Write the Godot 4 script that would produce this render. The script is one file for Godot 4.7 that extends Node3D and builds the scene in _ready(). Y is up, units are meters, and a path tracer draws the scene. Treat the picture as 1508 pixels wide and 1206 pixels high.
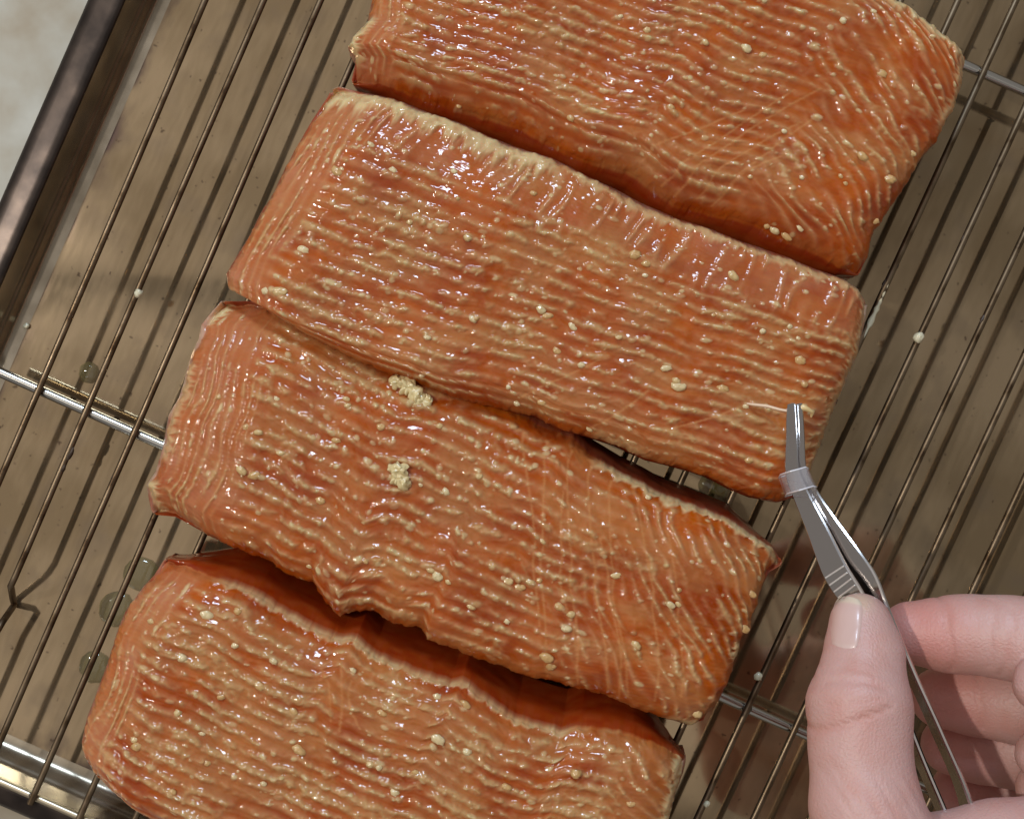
extends Node3D

# Lens: the picture plane is laid out in the photograph's pixels (1508 x 1206); lengths below are millimetres.
const EYE := 300.0          # camera height above the rack wires
const FOCAL := 1800.0       # focal length in photograph pixels
const PAN_Y := -13.0        # floor of the baking sheet
const TABLE_Y := -15.0

var results := []
var taken := {}

func P(px: float, py: float, h: float) -> Vector3:          # a point h mm above the rack wires
	var k := (EYE - h) / FOCAL * 0.001
	return Vector3((px - 754.0) * k, h * 0.001, (py - 603.0) * k)

func _ready():
	# ---- camera, environment, light ----
	var cam := Camera3D.new()
	cam.name = "camera"
	add_child(cam)
	cam.position = Vector3(0, EYE * 0.001, 0)
	cam.rotation_degrees = Vector3(-90, 0, 0)
	cam.fov = rad_to_deg(2.0 * atan(603.0 / FOCAL))
	cam.near = 0.01
	cam.far = 20.0
	var we := WorldEnvironment.new()
	we.name = "environment"
	var env := Environment.new()
	env.background_mode = Environment.BG_COLOR
	env.background_color = Color(0.60, 0.585, 0.57)
	env.background_energy_multiplier = 0.80
	env.tonemap_mode = Environment.TONE_MAPPER_LINEAR
	env.tonemap_exposure = 1.0
	env.sdfgi_enabled = true
	env.ssao_enabled = true
	env.ssil_enabled = true
	we.environment = env
	add_child(we)
	var key := OmniLight3D.new()
	key.name = "kitchen_lamp"
	key.light_color = Color(1.0, 0.975, 0.935)
	key.position = Vector3(-0.92, 1.40, -0.26)
	key.light_energy = 1.05
	key.light_size = 0.028
	key.omni_range = 8.0
	key.omni_attenuation = 2.0
	key.shadow_enabled = true
	add_child(key)
	var win := AreaLight3D.new()
	win.name = "kitchen_window"
	win.area_size = Vector2(0.34, 0.34)
	win.light_color = Color(0.80, 0.90, 1.0)
	win.light_energy = 1.75
	win.area_range = 8.0
	win.shadow_enabled = true
	add_child(win)
	win.look_at_from_position(Vector3(-0.10, 1.2, -1.4), Vector3.ZERO, Vector3.UP)

	# two ceiling panels with a bar between them
	for q in [[-0.215, -1.05], [-0.160, 0.62]]:
		var pane := AreaLight3D.new()
		pane.name = "ceiling_panel"
		var deep: float = absf(q[1] - q[0])
		pane.area_size = Vector2(1.36, deep)
		pane.light_color = Color(1.0, 0.975, 0.95)
		pane.light_energy = 0.31 / PI * 1.36 * deep
		pane.area_range = 8.0
		pane.shadow_enabled = true
		add_child(pane, true)
		pane.position = Vector3(-0.36, 1.6, (q[0] + q[1]) * 0.5)
		pane.rotation_degrees = Vector3(-90, 0, 0)

	var t0 := Time.get_ticks_msec()
	# heavy geometry runs in threads while the rest is laid out
	var cfgs := fillet_configs()
	results.resize(cfgs.size() + 1)
	var threads := []
	for i in cfgs.size():
		var th := Thread.new()
		th.start(compute_fillet.bind(cfgs[i], i))
		threads.append(th)
	setup_hand()
	var hth := Thread.new()
	hth.start(compute_hand)

	make_table()
	make_pan()
	make_rack()
	for th in threads:
		th.wait_to_finish()
	for i in cfgs.size():
		make_fillet(cfgs[i], i)
	make_tweezers()
	make_bone()
	hth.wait_to_finish()
	make_hand()
	make_drops()
	print("built in ", Time.get_ticks_msec() - t0, " ms")

# ---------------------------------------------------------------- helpers
func tag(o: Node, label: String, category: String, group := "", kind := ""):
	if label: o.set_meta("label", label)
	if category: o.set_meta("category", category)
	if group: o.set_meta("group", group)
	if kind: o.set_meta("kind", kind)

func numbered(called: String) -> String:
	var n: int = taken.get(called, 0)
	taken[called] = n + 1
	return called if n == 0 else "%s_%03d" % [called, n]

func thing(called: String, at: Vector3, label: String, category: String, group := "") -> Node3D:
	var o := Node3D.new()
	o.name = numbered(called)
	add_child(o)
	o.position = at
	tag(o, label, category, group)
	return o

func part(called: String, m: Mesh, mat: Material, parent: Node, at := Vector3.ZERO) -> MeshInstance3D:
	var o := MeshInstance3D.new()
	var n := called
	if parent != self:
		var k := 1
		while parent.has_node(n):
			n = "%s_%03d" % [called, k]
			k += 1
	else:
		n = numbered(called)
	o.name = n
	o.mesh = m
	o.material_override = mat
	o.position = at
	parent.add_child(o, true)
	return o

func mat(c: Color, rough: float, metal := 0.0) -> StandardMaterial3D:
	var m := StandardMaterial3D.new()
	m.albedo_color = c.linear_to_srgb()
	m.roughness = rough
	m.metallic = metal
	return m

func noise(freq: float, seed_: int, octaves := 1) -> FastNoiseLite:
	var n := FastNoiseLite.new()
	n.noise_type = FastNoiseLite.TYPE_SIMPLEX_SMOOTH
	n.seed = seed_
	n.frequency = freq
	if octaves == 1:
		n.fractal_type = FastNoiseLite.FRACTAL_NONE
	else:
		n.fractal_type = FastNoiseLite.FRACTAL_FBM
		n.fractal_octaves = octaves
	return n

func noise_tex(freq: float, seed_: int, size: int, lo: Color, hi: Color, octaves := 4, stops := []) -> NoiseTexture2D:
	var t := NoiseTexture2D.new()
	t.width = size
	t.height = size
	t.seamless = true
	t.noise = noise(freq, seed_, octaves)
	var g := Gradient.new()
	g.set_color(0, lo)
	g.set_color(1, hi)
	for s in stops:
		g.add_point(s[0], s[1])
	t.color_ramp = g
	return t

func mesh_from(v: PackedVector3Array, n: PackedVector3Array, idx: PackedInt32Array, c := PackedColorArray(), uv := PackedVector2Array()) -> ArrayMesh:
	if idx.size() < 400000:                                 # wind each face so that its front agrees with its normal
		for i in range(0, idx.size(), 3):
			var p := v[idx[i]]
			if (v[idx[i + 2]] - p).cross(v[idx[i + 1]] - p).dot(n[idx[i]] + n[idx[i + 1]] + n[idx[i + 2]]) < 0.0:
				var t := idx[i + 1]
				idx[i + 1] = idx[i + 2]
				idx[i + 2] = t
	var a := []
	a.resize(Mesh.ARRAY_MAX)
	a[Mesh.ARRAY_VERTEX] = v
	a[Mesh.ARRAY_NORMAL] = n
	a[Mesh.ARRAY_INDEX] = idx
	if c.size(): a[Mesh.ARRAY_COLOR] = c
	if uv.size(): a[Mesh.ARRAY_TEX_UV] = uv
	var m := ArrayMesh.new()
	m.add_surface_from_arrays(Mesh.PRIMITIVE_TRIANGLES, a)
	return m

# a round tube through points, radius per point, capped ends
func tube(pts: PackedVector3Array, radii: PackedFloat32Array, sides := 10) -> ArrayMesh:
	var v := PackedVector3Array()
	var n := PackedVector3Array()
	var idx := PackedInt32Array()
	var count := pts.size()
	var ref := Vector3.UP
	for i in count:
		var d := (pts[mini(i + 1, count - 1)] - pts[maxi(i - 1, 0)]).normalized()
		if absf(d.dot(ref)) > 0.95:
			ref = Vector3.RIGHT if absf(d.x) < 0.9 else Vector3.BACK
		var x := d.cross(ref).normalized()
		var y := x.cross(d).normalized()
		ref = y
		for k in sides:
			var a := TAU * k / sides
			var o := x * cos(a) + y * sin(a)
			v.append(pts[i] + o * radii[i])
			n.append(o)
	for i in count - 1:
		for k in sides:
			var a := i * sides + k
			var b := i * sides + (k + 1) % sides
			idx.append_array([a, a + sides, b, b, a + sides, b + sides])
	for e in [0, count - 1]:
		var d: Vector3 = (pts[0] - pts[1]).normalized() if e == 0 else (pts[count - 1] - pts[count - 2]).normalized()
		var base := v.size()
		v.append(pts[e] + d * radii[e] * 0.35)
		n.append(d)
		for k in sides:
			v.append(v[e * sides + k])
			n.append((n[e * sides + k] + d).normalized())
		for k in sides:
			if e == 0:
				idx.append_array([base, base + 1 + k, base + 1 + (k + 1) % sides])
			else:
				idx.append_array([base, base + 1 + (k + 1) % sides, base + 1 + k])
	return mesh_from(v, n, idx)

func smooth(e0: float, e1: float, x: float) -> float:
	var t := clampf((x - e0) / (e1 - e0), 0.0, 1.0)
	return t * t * (3.0 - 2.0 * t)

func resample(px: Array, count: int) -> PackedVector2Array:      # flat list x, y, x, y ... to count + 1 points evenly spaced
	var pts := PackedVector2Array()
	for i in range(0, px.size(), 2):
		pts.append(Vector2(px[i], px[i + 1]))
	var along := PackedFloat32Array([0.0])
	for i in range(1, pts.size()):
		along.append(along[i - 1] + pts[i].distance_to(pts[i - 1]))
	var total := along[along.size() - 1]
	var out := PackedVector2Array()
	var k := 0
	for i in count + 1:
		var d := total * i / count
		while k < pts.size() - 2 and along[k + 1] < d:
			k += 1
		var t := (d - along[k]) / maxf(along[k + 1] - along[k], 1e-6)
		out.append(pts[k].lerp(pts[k + 1], clampf(t, 0, 1)))
	return out

func length_of(px: Array) -> float:
	var d := 0.0
	for i in range(2, px.size(), 2):
		d += Vector2(px[i], px[i + 1]).distance_to(Vector2(px[i - 2], px[i - 1]))
	return d

# a small irregular lump, unit sized
func lump_mesh(seed_: int, rough := 0.35, rings := 7, segs := 10) -> ArrayMesh:
	var ns := noise(1.1, seed_, 2)
	var v := PackedVector3Array()
	var idx := PackedInt32Array()
	for r in rings + 1:
		var th := PI * r / rings
		for s in segs:
			var ph := TAU * s / segs
			var d := Vector3(sin(th) * cos(ph), cos(th), sin(th) * sin(ph))
			v.append(d * (1.0 + rough * ns.get_noise_3dv(d * 1.3)))
	for r in rings:
		for s in segs:
			var a := r * segs + s
			var b := r * segs + (s + 1) % segs
			idx.append_array([a, b, a + segs, b, b + segs, a + segs])
	return mesh_from(v, soft_normals(v, idx), idx)

func soft_normals(v: PackedVector3Array, idx: PackedInt32Array) -> PackedVector3Array:
	var n := PackedVector3Array()
	n.resize(v.size())
	for i in range(0, idx.size(), 3):
		var a := idx[i]
		var b := idx[i + 1]
		var c := idx[i + 2]
		var f := (v[c] - v[a]).cross(v[b] - v[a])
		n[a] += f
		n[b] += f
		n[c] += f
	for i in n.size():
		n[i] = n[i].normalized() if n[i].length_squared() > 1e-20 else Vector3.UP
	return n

# ---------------------------------------------------------------- setting
func make_table():
	var m := mat(Color(0.36, 0.34, 0.30), 0.5)
	m.albedo_color = Color.WHITE
	m.albedo_texture = noise_tex(0.006, 31, 1024, Color(0.62, 0.56, 0.47), Color(0.77, 0.73, 0.65), 5, [[0.45, Color(0.70, 0.675, 0.615)], [0.62, Color(0.735, 0.715, 0.66)]])
	m.uv1_triplanar = true
	m.uv1_world_triplanar = true
	m.uv1_scale = Vector3.ONE * 5.0
	m.heightmap_enabled = false
	var b := BoxMesh.new()
	b.size = Vector3(1.6, 0.03, 1.4)
	var o := part("countertop", b, m, self, Vector3(0, TABLE_Y * 0.001 - 0.015, 0))
	tag(o, "pale mottled stone worktop under the baking sheet", "worktop", "", "structure")

# frame of the baking sheet and rack: u along the wires (up the picture), v across them
func pan_point(corner: Vector3, u: float, v: float, y: float) -> Vector3:
	var du := Vector3(0.40, 0, -0.9165)
	var dv := Vector3(0.9165, 0, 0.40)
	var p := corner + du * (u * 0.001) + dv * (v * 0.001)
	p.y = y * 0.001
	return p

func make_pan():
	# floor edge lines as the photograph shows them, at the floor's height
	var l0 := P(229, 0, PAN_Y)
	var b0 := P(0, 1098, PAN_Y)
	var du := Vector3(0.40, 0, -0.9165)
	var dv := Vector3(0.9165, 0, 0.40)
	var corner := dv * l0.dot(dv) + du * b0.dot(du)
	corner.y = 0.0
	var LU := 440.0
	var LV := 318.0
	var o := thing("baking_sheet", Vector3(corner.x, TABLE_Y * 0.001, corner.z), "browned metal baking sheet with rolled rim and burnt stains under the wire rack", "baking sheet")
	var base := Vector3(corner.x, 0, corner.z)
	# profile outward from the floor's edge: [left offset, bottom offset, height]
	var wall := [[-4.0, -4.0, PAN_Y], [-2.0, -2.0, PAN_Y + 0.15], [-0.6, -0.6, PAN_Y + 0.9], [0.0, 0.2, PAN_Y + 2.0], [0.4, 0.7, PAN_Y + 3.6], [0.9, 1.2, PAN_Y + 4.3], [1.35, 1.7, PAN_Y + 4.7], [1.6, 2.0, PAN_Y + 5.6], [2.0, 2.6, PAN_Y + 8.6], [2.5, 3.2, PAN_Y + 10.82]]
	var rim := [[2.5, 3.2, PAN_Y + 10.82], [2.8, 3.5, PAN_Y + 11.40], [3.6, 4.0, PAN_Y + 11.74], [5.0, 4.8, PAN_Y + 11.79], [8.2, 6.6, PAN_Y + 11.55], [10.0, 8.2, PAN_Y + 11.22], [11.2, 9.2, PAN_Y + 10.51], [11.8, 9.8, PAN_Y + 9.23], [11.6, 9.6, PAN_Y + 7.89], [10.6, 8.6, PAN_Y + 7.17], [9.3, 7.4, PAN_Y + 7.49]]
	var steel := mat(Color(0.40, 0.33, 0.24), 0.30, 0.85)
	steel.albedo_color = Color.WHITE
	steel.albedo_texture = noise_tex(0.012, 5, 512, Color(0.50, 0.45, 0.38), Color(0.80, 0.75, 0.67), 5)
	steel.uv1_triplanar = true
	steel.uv1_scale = Vector3(9, 9, 9)
	steel.roughness_texture = noise_tex(0.02, 6, 256, Color(0.5, 0.5, 0.5), Color(1, 1, 1), 4)
	steel.roughness = 0.30
	var dark := mat(Color(0.08, 0.065, 0.065), 0.32, 0.75)
	dark.albedo_color = Color.WHITE
	dark.albedo_texture = noise_tex(0.02, 8, 512, Color(0.16, 0.135, 0.125), Color(0.33, 0.285, 0.255), 5)
	dark.uv1_triplanar = true
	dark.uv1_scale = Vector3(10, 10, 10)
	for spec in [["wall", wall, steel], ["rim", rim, dark]]:
		var prof: Array = spec[1]
		var v := PackedVector3Array()
		var idx := PackedInt32Array()
		var steps := []                                     # round the four corners
		var R := 14.0
		for c in 4:
			for k in 9:
				steps.append([c, k / 8.0])
		for st in steps:
			var c: int = st[0]
			var f: float = st[1]
			for row in prof:
				var dl: float = row[0]
				var db: float = row[1]
				# corner order: left-bottom, left-top, right-top, right-bottom, left sides use dl, the others db
				var from_left := [1.0 - f, 1.0, 0.0, 0.0]
				from_left = [f, 1.0 - f, 0.0, 0.0]
				var d: float = lerpf(db, dl, from_left[c])
				var cu: float = [R, LU - R, LU - R, R][c]
				var cv: float = [R, R, LV - R, LV - R][c]
				var a: float = [PI, PI * 1.5, 0.0, PI * 0.5][c] + f * PI * 0.5      # angle whose cos is along u, sin along v
				var q := pan_point(base, cu + cos(a) * (R + d), cv + sin(a) * (R + d), row[2])
				v.append(q - o.position)
		var w := prof.size()
		var n := steps.size()
		for i in n:
			for k in w - 1:
				var a := i * w + k
				var b := ((i + 1) % n) * w + k
				idx.append_array([a, b, a + 1, b, b + 1, a + 1])
		var nn := soft_normals(v, idx)
		for i in nn.size(): pass
		part(spec[0], mesh_from(v, nn, idx), spec[2], o)
	# floor: one sheet, very slightly wavy, its browning and scorch marks in a computed texture
	var nu := 90
	var nv := 66
	var fv := PackedVector3Array()
	var fi := PackedInt32Array()
	var fu := PackedVector2Array()
	var wav := noise(0.012, 77, 2)
	for i in nu + 1:
		for j in nv + 1:
			var u := 3.5 + (LU - 7.0) * i / nu
			var vv := 3.5 + (LV - 7.0) * j / nv
			var edge := smooth(0.0, 30.0, minf(minf(u, LU - u), minf(vv, LV - vv)))
			fv.append(pan_point(base, u, vv, PAN_Y + 0.05 + edge * 0.10 * wav.get_noise_2d(u, vv)) - o.position)
			fu.append(Vector2(vv / LV, u / LU))
	for i in nu:
		for j in nv:
			var a := i * (nv + 1) + j
			var b := a + nv + 1
			fi.append_array([a, a + 1, b, b, a + 1, b + 1])
	var nrm := soft_normals(fv, fi)
	if nrm[nrm.size() / 2].y < 0:
		for i in nrm.size(): nrm[i] = -nrm[i]
	var fm := mat(Color(1, 1, 1), 0.4, 0.85)
	var W := 1024
	var Hh := 1408
	var im := Image.create(W, Hh, false, Image.FORMAT_RGB8)
	var ro := Image.create(W, Hh, false, Image.FORMAT_RGB8)
	var big := noise(0.014, 41, 4)
	var fine := noise(0.16, 42, 3)
	var mid := noise(0.045, 43, 4)
	for y in Hh:
		for x in W:
			var u := LU * y / Hh
			var vv := LV * x / W
			var a := big.get_noise_2d(vv, u)
			var f := fine.get_noise_2d(vv * 3.2, u * 0.6)
			var g := mid.get_noise_2d(vv, u)
			var c := Color(0.31, 0.22, 0.125).lerp(Color(0.47, 0.345, 0.21), clampf(0.5 + 1.5 * a + 0.25 * f, 0, 1))
			c = c.lerp(Color(0.28, 0.205, 0.135), clampf((g - 0.15) * 1.2, 0, 0.6))
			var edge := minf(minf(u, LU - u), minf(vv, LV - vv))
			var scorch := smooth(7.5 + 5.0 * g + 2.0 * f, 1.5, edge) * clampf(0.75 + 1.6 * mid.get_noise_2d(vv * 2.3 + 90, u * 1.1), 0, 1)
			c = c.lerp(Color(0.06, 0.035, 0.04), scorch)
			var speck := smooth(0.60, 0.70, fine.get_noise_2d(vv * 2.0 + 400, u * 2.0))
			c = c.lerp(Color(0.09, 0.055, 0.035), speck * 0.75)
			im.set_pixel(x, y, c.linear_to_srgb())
			var r := clampf(0.075 + 0.05 * a + 0.05 * g + 0.02 * f + 0.10 * scorch, 0.045, 0.8)
			ro.set_pixel(x, y, Color(r, r, r))
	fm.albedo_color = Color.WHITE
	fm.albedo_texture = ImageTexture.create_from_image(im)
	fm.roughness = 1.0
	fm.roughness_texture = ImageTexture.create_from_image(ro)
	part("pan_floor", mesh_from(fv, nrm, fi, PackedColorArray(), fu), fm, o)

# ---------------------------------------------------------------- rack
func wire_px(k: int, y: float) -> float:
	return lerpf(302.0 + 85.4 * k, -215.0 + 82.75 * k, y / 1206.0)

func make_rack():
	var o := thing("cooling_rack", P(754, 603, 0), "chrome wire cooling rack carrying the salmon, standing in the baking sheet", "cooling rack")
	var org := o.position
	var m := mat(Color(0.62, 0.54, 0.43), 0.26, 0.95)
	m.albedo_color = Color.WHITE
	m.albedo_texture = noise_tex(0.03, 15, 512, Color(0.47, 0.40, 0.32), Color(0.55, 0.48, 0.39), 4, [[0.16, Color(0.22, 0.15, 0.10)], [0.24, Color(0.36, 0.29, 0.21)], [0.5, Color(0.50, 0.43, 0.35)]])
	m.uv1_triplanar = true
	m.uv1_scale = Vector3.ONE * 7.0
	m.roughness_texture = noise_tex(0.06, 16, 256, Color(0.55, 0.55, 0.55), Color(1, 1, 1), 3)
	m.roughness = 0.55
	var chrome := mat(Color(0.52, 0.50, 0.46), 0.20, 1.0)
	var gold := mat(Color(0.62, 0.53, 0.38), 0.3, 1.0)
	var rng := RandomNumberGenerator.new()
	rng.seed = 4
	for k in 23:
		# where this wire meets the end bar
		var y1 := 1150.0
		for it in 8:
			y1 = 1149.0 + 0.446 * wire_px(k, y1)
		y1 += 13.0
		var y0 := y1 - 2350.0
		var pts := PackedVector3Array()
		var rad := PackedFloat32Array()
		var ys := []
		for i in 31:
			ys.append(lerpf(y0, y1, i / 30.0))
		var ph := rng.randf() * TAU
		var seen_foot := false
		for y in ys:
			var x: float = wire_px(k, y) + 0.7 * sin(y * 0.006 + ph)
			if k == 1 and y > 850.0 and y < 935.0:
				continue
			if k == 1 and y >= 935.0 and not seen_foot:
				seen_foot = true
				for q in [[wire_px(1, 850), 850, 0.0], [15, 863, -0.6], [16, 868, -2.5], [18.5, 884, -11.0], [20, 889, PAN_Y + 1.0], [18, 894, -11.2], [4, 914, -3.4], [-3, 926, -0.6]]:
					pts.append(P(q[0], q[1], q[2]) - org)
					rad.append(0.00084)
			pts.append(P(x, y, 0) - org)
			rad.append(0.00084)
		part("rod", tube(pts, rad, 10), m, o)
	# bars under the wires: [y at x = 0, slope, radius, material]
	for b in [[548.5, 0.4493, 1.28, chrome], [-534.0, 0.443, 1.28, chrome], [1151.0, 0.446, 0.95, gold], [-1180.0, 0.446, 0.95, chrome]]:
		var pts := PackedVector3Array()
		var rad := PackedFloat32Array()
		var lift: float = -0.75 - b[2]
		var xa := -700.0
		var xb := 3000.0
		for i in 25:
			var x := lerpf(xa, xb, i / 24.0)
			var y: float = b[0] + b[1] * x
			# keep to the span between the outermost wires
			var left := wire_px(0, y) - 62.0
			var right := wire_px(22, y) + 14.0
			if x < left or x > right:
				continue
			if pts.is_empty():
				pts.append(P(left, b[0] + b[1] * left, lift) - org)
				rad.append(b[2] * 0.001)
			pts.append(P(x, y, lift) - org)
			rad.append(b[2] * 0.001)
		part("crossbar", tube(pts, rad, 12), b[3], o)
	add_residue(o)

func add_residue(o: Node3D):
	var org := o.position
	var blob := lump_mesh(700, 0.6, 6, 8)
	var weld_m := mat(Color(0.16, 0.13, 0.10), 0.45, 0.6)
	var burnt := mat(Color(0.05, 0.028, 0.016), 0.5)
	var rng := RandomNumberGenerator.new()
	rng.seed = 77
	for bar in [[548.5, 0.4493], [-534.0, 0.443], [1151.0, 0.446]]:
		for k in 23:
			var y := 600.0
			for it in 10:
				y = bar[0] + bar[1] * wire_px(k, y)
			var x := wire_px(k, y)
			if x < -60 or x > 1570 or y < -60 or y > 1270:
				continue
			var p := part("weld", blob, weld_m, o, P(x, y, -0.95) - org)
			p.scale = Vector3(0.95, 0.55, 0.95) * 0.001 * rng.randf_range(0.85, 1.2)
			p.rotation.y = rng.randf() * TAU
	var dy := -0.41
	for spot in [[0, 95], [0, 210], [1, 218], [1, 232], [0, 521], [1, 668], [1, 690], [1, 812], [2, 300], [2, 700], [2, 842], [2, 980], [3, 905], [14, 180], [14, 392], [14, 405], [14, 418], [15, 350], [15, 560], [15, 700], [16, 470], [17, 780], [17, 795], [13, 1010], [14, 1060]]:
		var y: float = spot[1]
		var p := part("burnt_residue", blob, burnt, o, P(wire_px(spot[0], y) + rng.randf_range(-4.0, 4.0), y, 0.25) - org)
		var r := rng.randf_range(0.32, 0.55) * 0.001
		p.scale = Vector3(r, r, r * rng.randf_range(1.2, 3.2))
		p.rotation.y = dy

# ---------------------------------------------------------------- salmon
func fillet_configs() -> Array:
	# outlines in photograph pixels: top and bottom edges from left to right, left and right edges from top to bottom
	var one := {
		"top": [680, -230, 760, -190, 900, -150, 1050, -105, 1180, -60, 1260, -33, 1326, 3, 1360, 29, 1378, 45, 1405, 62, 1427, 82],
		"bottom": [520, 112, 570, 124, 640, 152, 700, 170, 760, 187, 812, 215, 859, 238, 900, 248, 932, 259, 965, 285, 994, 303, 1030, 312, 1060, 318, 1109, 331, 1157, 355, 1202, 374, 1240, 394, 1270, 398],
		"left": [680, -230, 625, -140, 580, -60, 549, 0, 543, 30, 514, 66, 525, 83, 520, 112],
		"right": [1427, 82, 1421, 102, 1405, 155, 1378, 207, 1360, 228, 1326, 283, 1302, 318, 1284, 345, 1280, 376, 1270, 398],
		"flare": [0.0, -1.0, 0.0, 6.0], "pale": [0.1, 0.1, 0.0, 0.0], "H": 23.0, "He": 17.0, "drop": [6.0, 5.0, 5.0, 5.0], "wid": [10.0, 12.0, 12.0, 10.0], "pow": 1.7,
		"left_zone": 8.0, "top_band": 0.0, "right_zone": 34.0, "right_angle": 0.55, "pitch": 2.7, "paste": 0.02, "seed": 11,
		"rims": [["t", 0.80, 1.0, 1.0], ["r", 0.0, 0.35, 0.5], ["l", 0.75, 0.95, 1.0]],
		"lines": [[0.60, 0.98, 0.74, 0.50], [0.63, 0.98, 0.78, 0.46], [0.67, 0.97, 0.78, 0.60], [0.55, 0.95, 0.68, 0.62], [0.72, 0.92, 0.80, 0.55], [0.70, 0.98, 0.79, 0.72]],
		"label": "topmost salmon fillet, cut off by the top of the photo, nearest the upper right", "lumps": 32,
		"big": [[1238, 33, 1.5], [1098, 70, 1.6], [1125, 85, 1.2], [1310, 263, 1.7], [1145, 345, 1.7], [1162, 350, 1.6], [1132, 335, 1.3], [1296, 322, 1.3], [843, 175, 1.2], [673, 146, 0.9], [1107, 260, 0.9], [1177, 262, 0.9], [1272, 232, 1.6], [1300, 108, 1.6], [950, 45, 1.4]],
	}
	var two := {
		"top": [484, 131, 494, 128, 525, 138, 577, 150, 614, 166, 673, 186, 704, 200, 752, 221, 811, 238, 852, 259, 894, 279, 946, 307, 997, 328, 1040, 341, 1091, 362, 1154, 383, 1202, 403, 1243, 416, 1264, 428, 1278, 448],
		"bottom": [383, 450, 420, 475, 470, 505, 525, 531, 573, 552, 635, 573, 663, 586, 739, 602, 787, 612, 825, 631, 863, 641, 908, 655, 952, 676, 994, 686, 1040, 700, 1074, 717, 1109, 731, 1153, 737, 1178, 728],
		"left": [484, 131, 464, 162, 445, 193, 428, 224, 403, 276, 379, 320, 362, 352, 331, 404, 334, 424, 362, 438, 383, 450],
		"right": [1278, 448, 1277, 459, 1269, 486, 1260, 520, 1243, 562, 1226, 600, 1212, 638, 1198, 676, 1178, 728],
		"flare": [1.0, 2.5, 2.0, -1.5], "pale": [0.1, 0.75, 0.3, 0.0], "H": 23.5, "He": 17.0, "drop": [9.0, 5.5, 4.0, 5.5], "wid": [15.0, 12.0, 15.0, 9.0], "pow": 1.5,
		"left_zone": 12.0, "top_band": 0.22, "right_zone": 0.0, "right_angle": 0.3, "pitch": 2.85, "paste": 0.10, "seed": 23,
		"rims": [["t", 0.0, 0.42, 1.0, 4.6], ["t", 0.42, 1.0, 0.6, 2.4], ["r", 0.0, 1.0, 0.45], ["l", 0.85, 1.0, 0.6], ["b", 0.62, 0.72, 0.5]],
		"lines": [[0.50, 0.92, 0.62, 0.62], [0.74, 0.85, 0.86, 0.62], [0.62, 0.95, 0.70, 0.70]],
		"label": "second salmon fillet from the top, the one whose pin bone the tweezers pull", "lumps": 42,
		"big": [[497, 258, 1.7], [545, 212, 1.0], [580, 250, 1.3], [782, 284, 1.0], [668, 250, 1.2], [935, 375, 1.9], [948, 390, 1.4], [1082, 405, 1.7], [1000, 572, 1.9], [995, 560, 1.3], [1062, 575, 1.7], [1175, 530, 1.9], [1120, 490, 1.3], [795, 458, 1.7], [805, 462, 1.4], [842, 480, 1.3], [857, 536, 1.2], [983, 544, 1.4], [1096, 600, 1.0], [820, 520, 1.3], [447, 370, 1.7], [412, 432, 1.9], [388, 430, 1.5], [688, 355, 1.4], [605, 330, 1.2]],
	}
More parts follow.
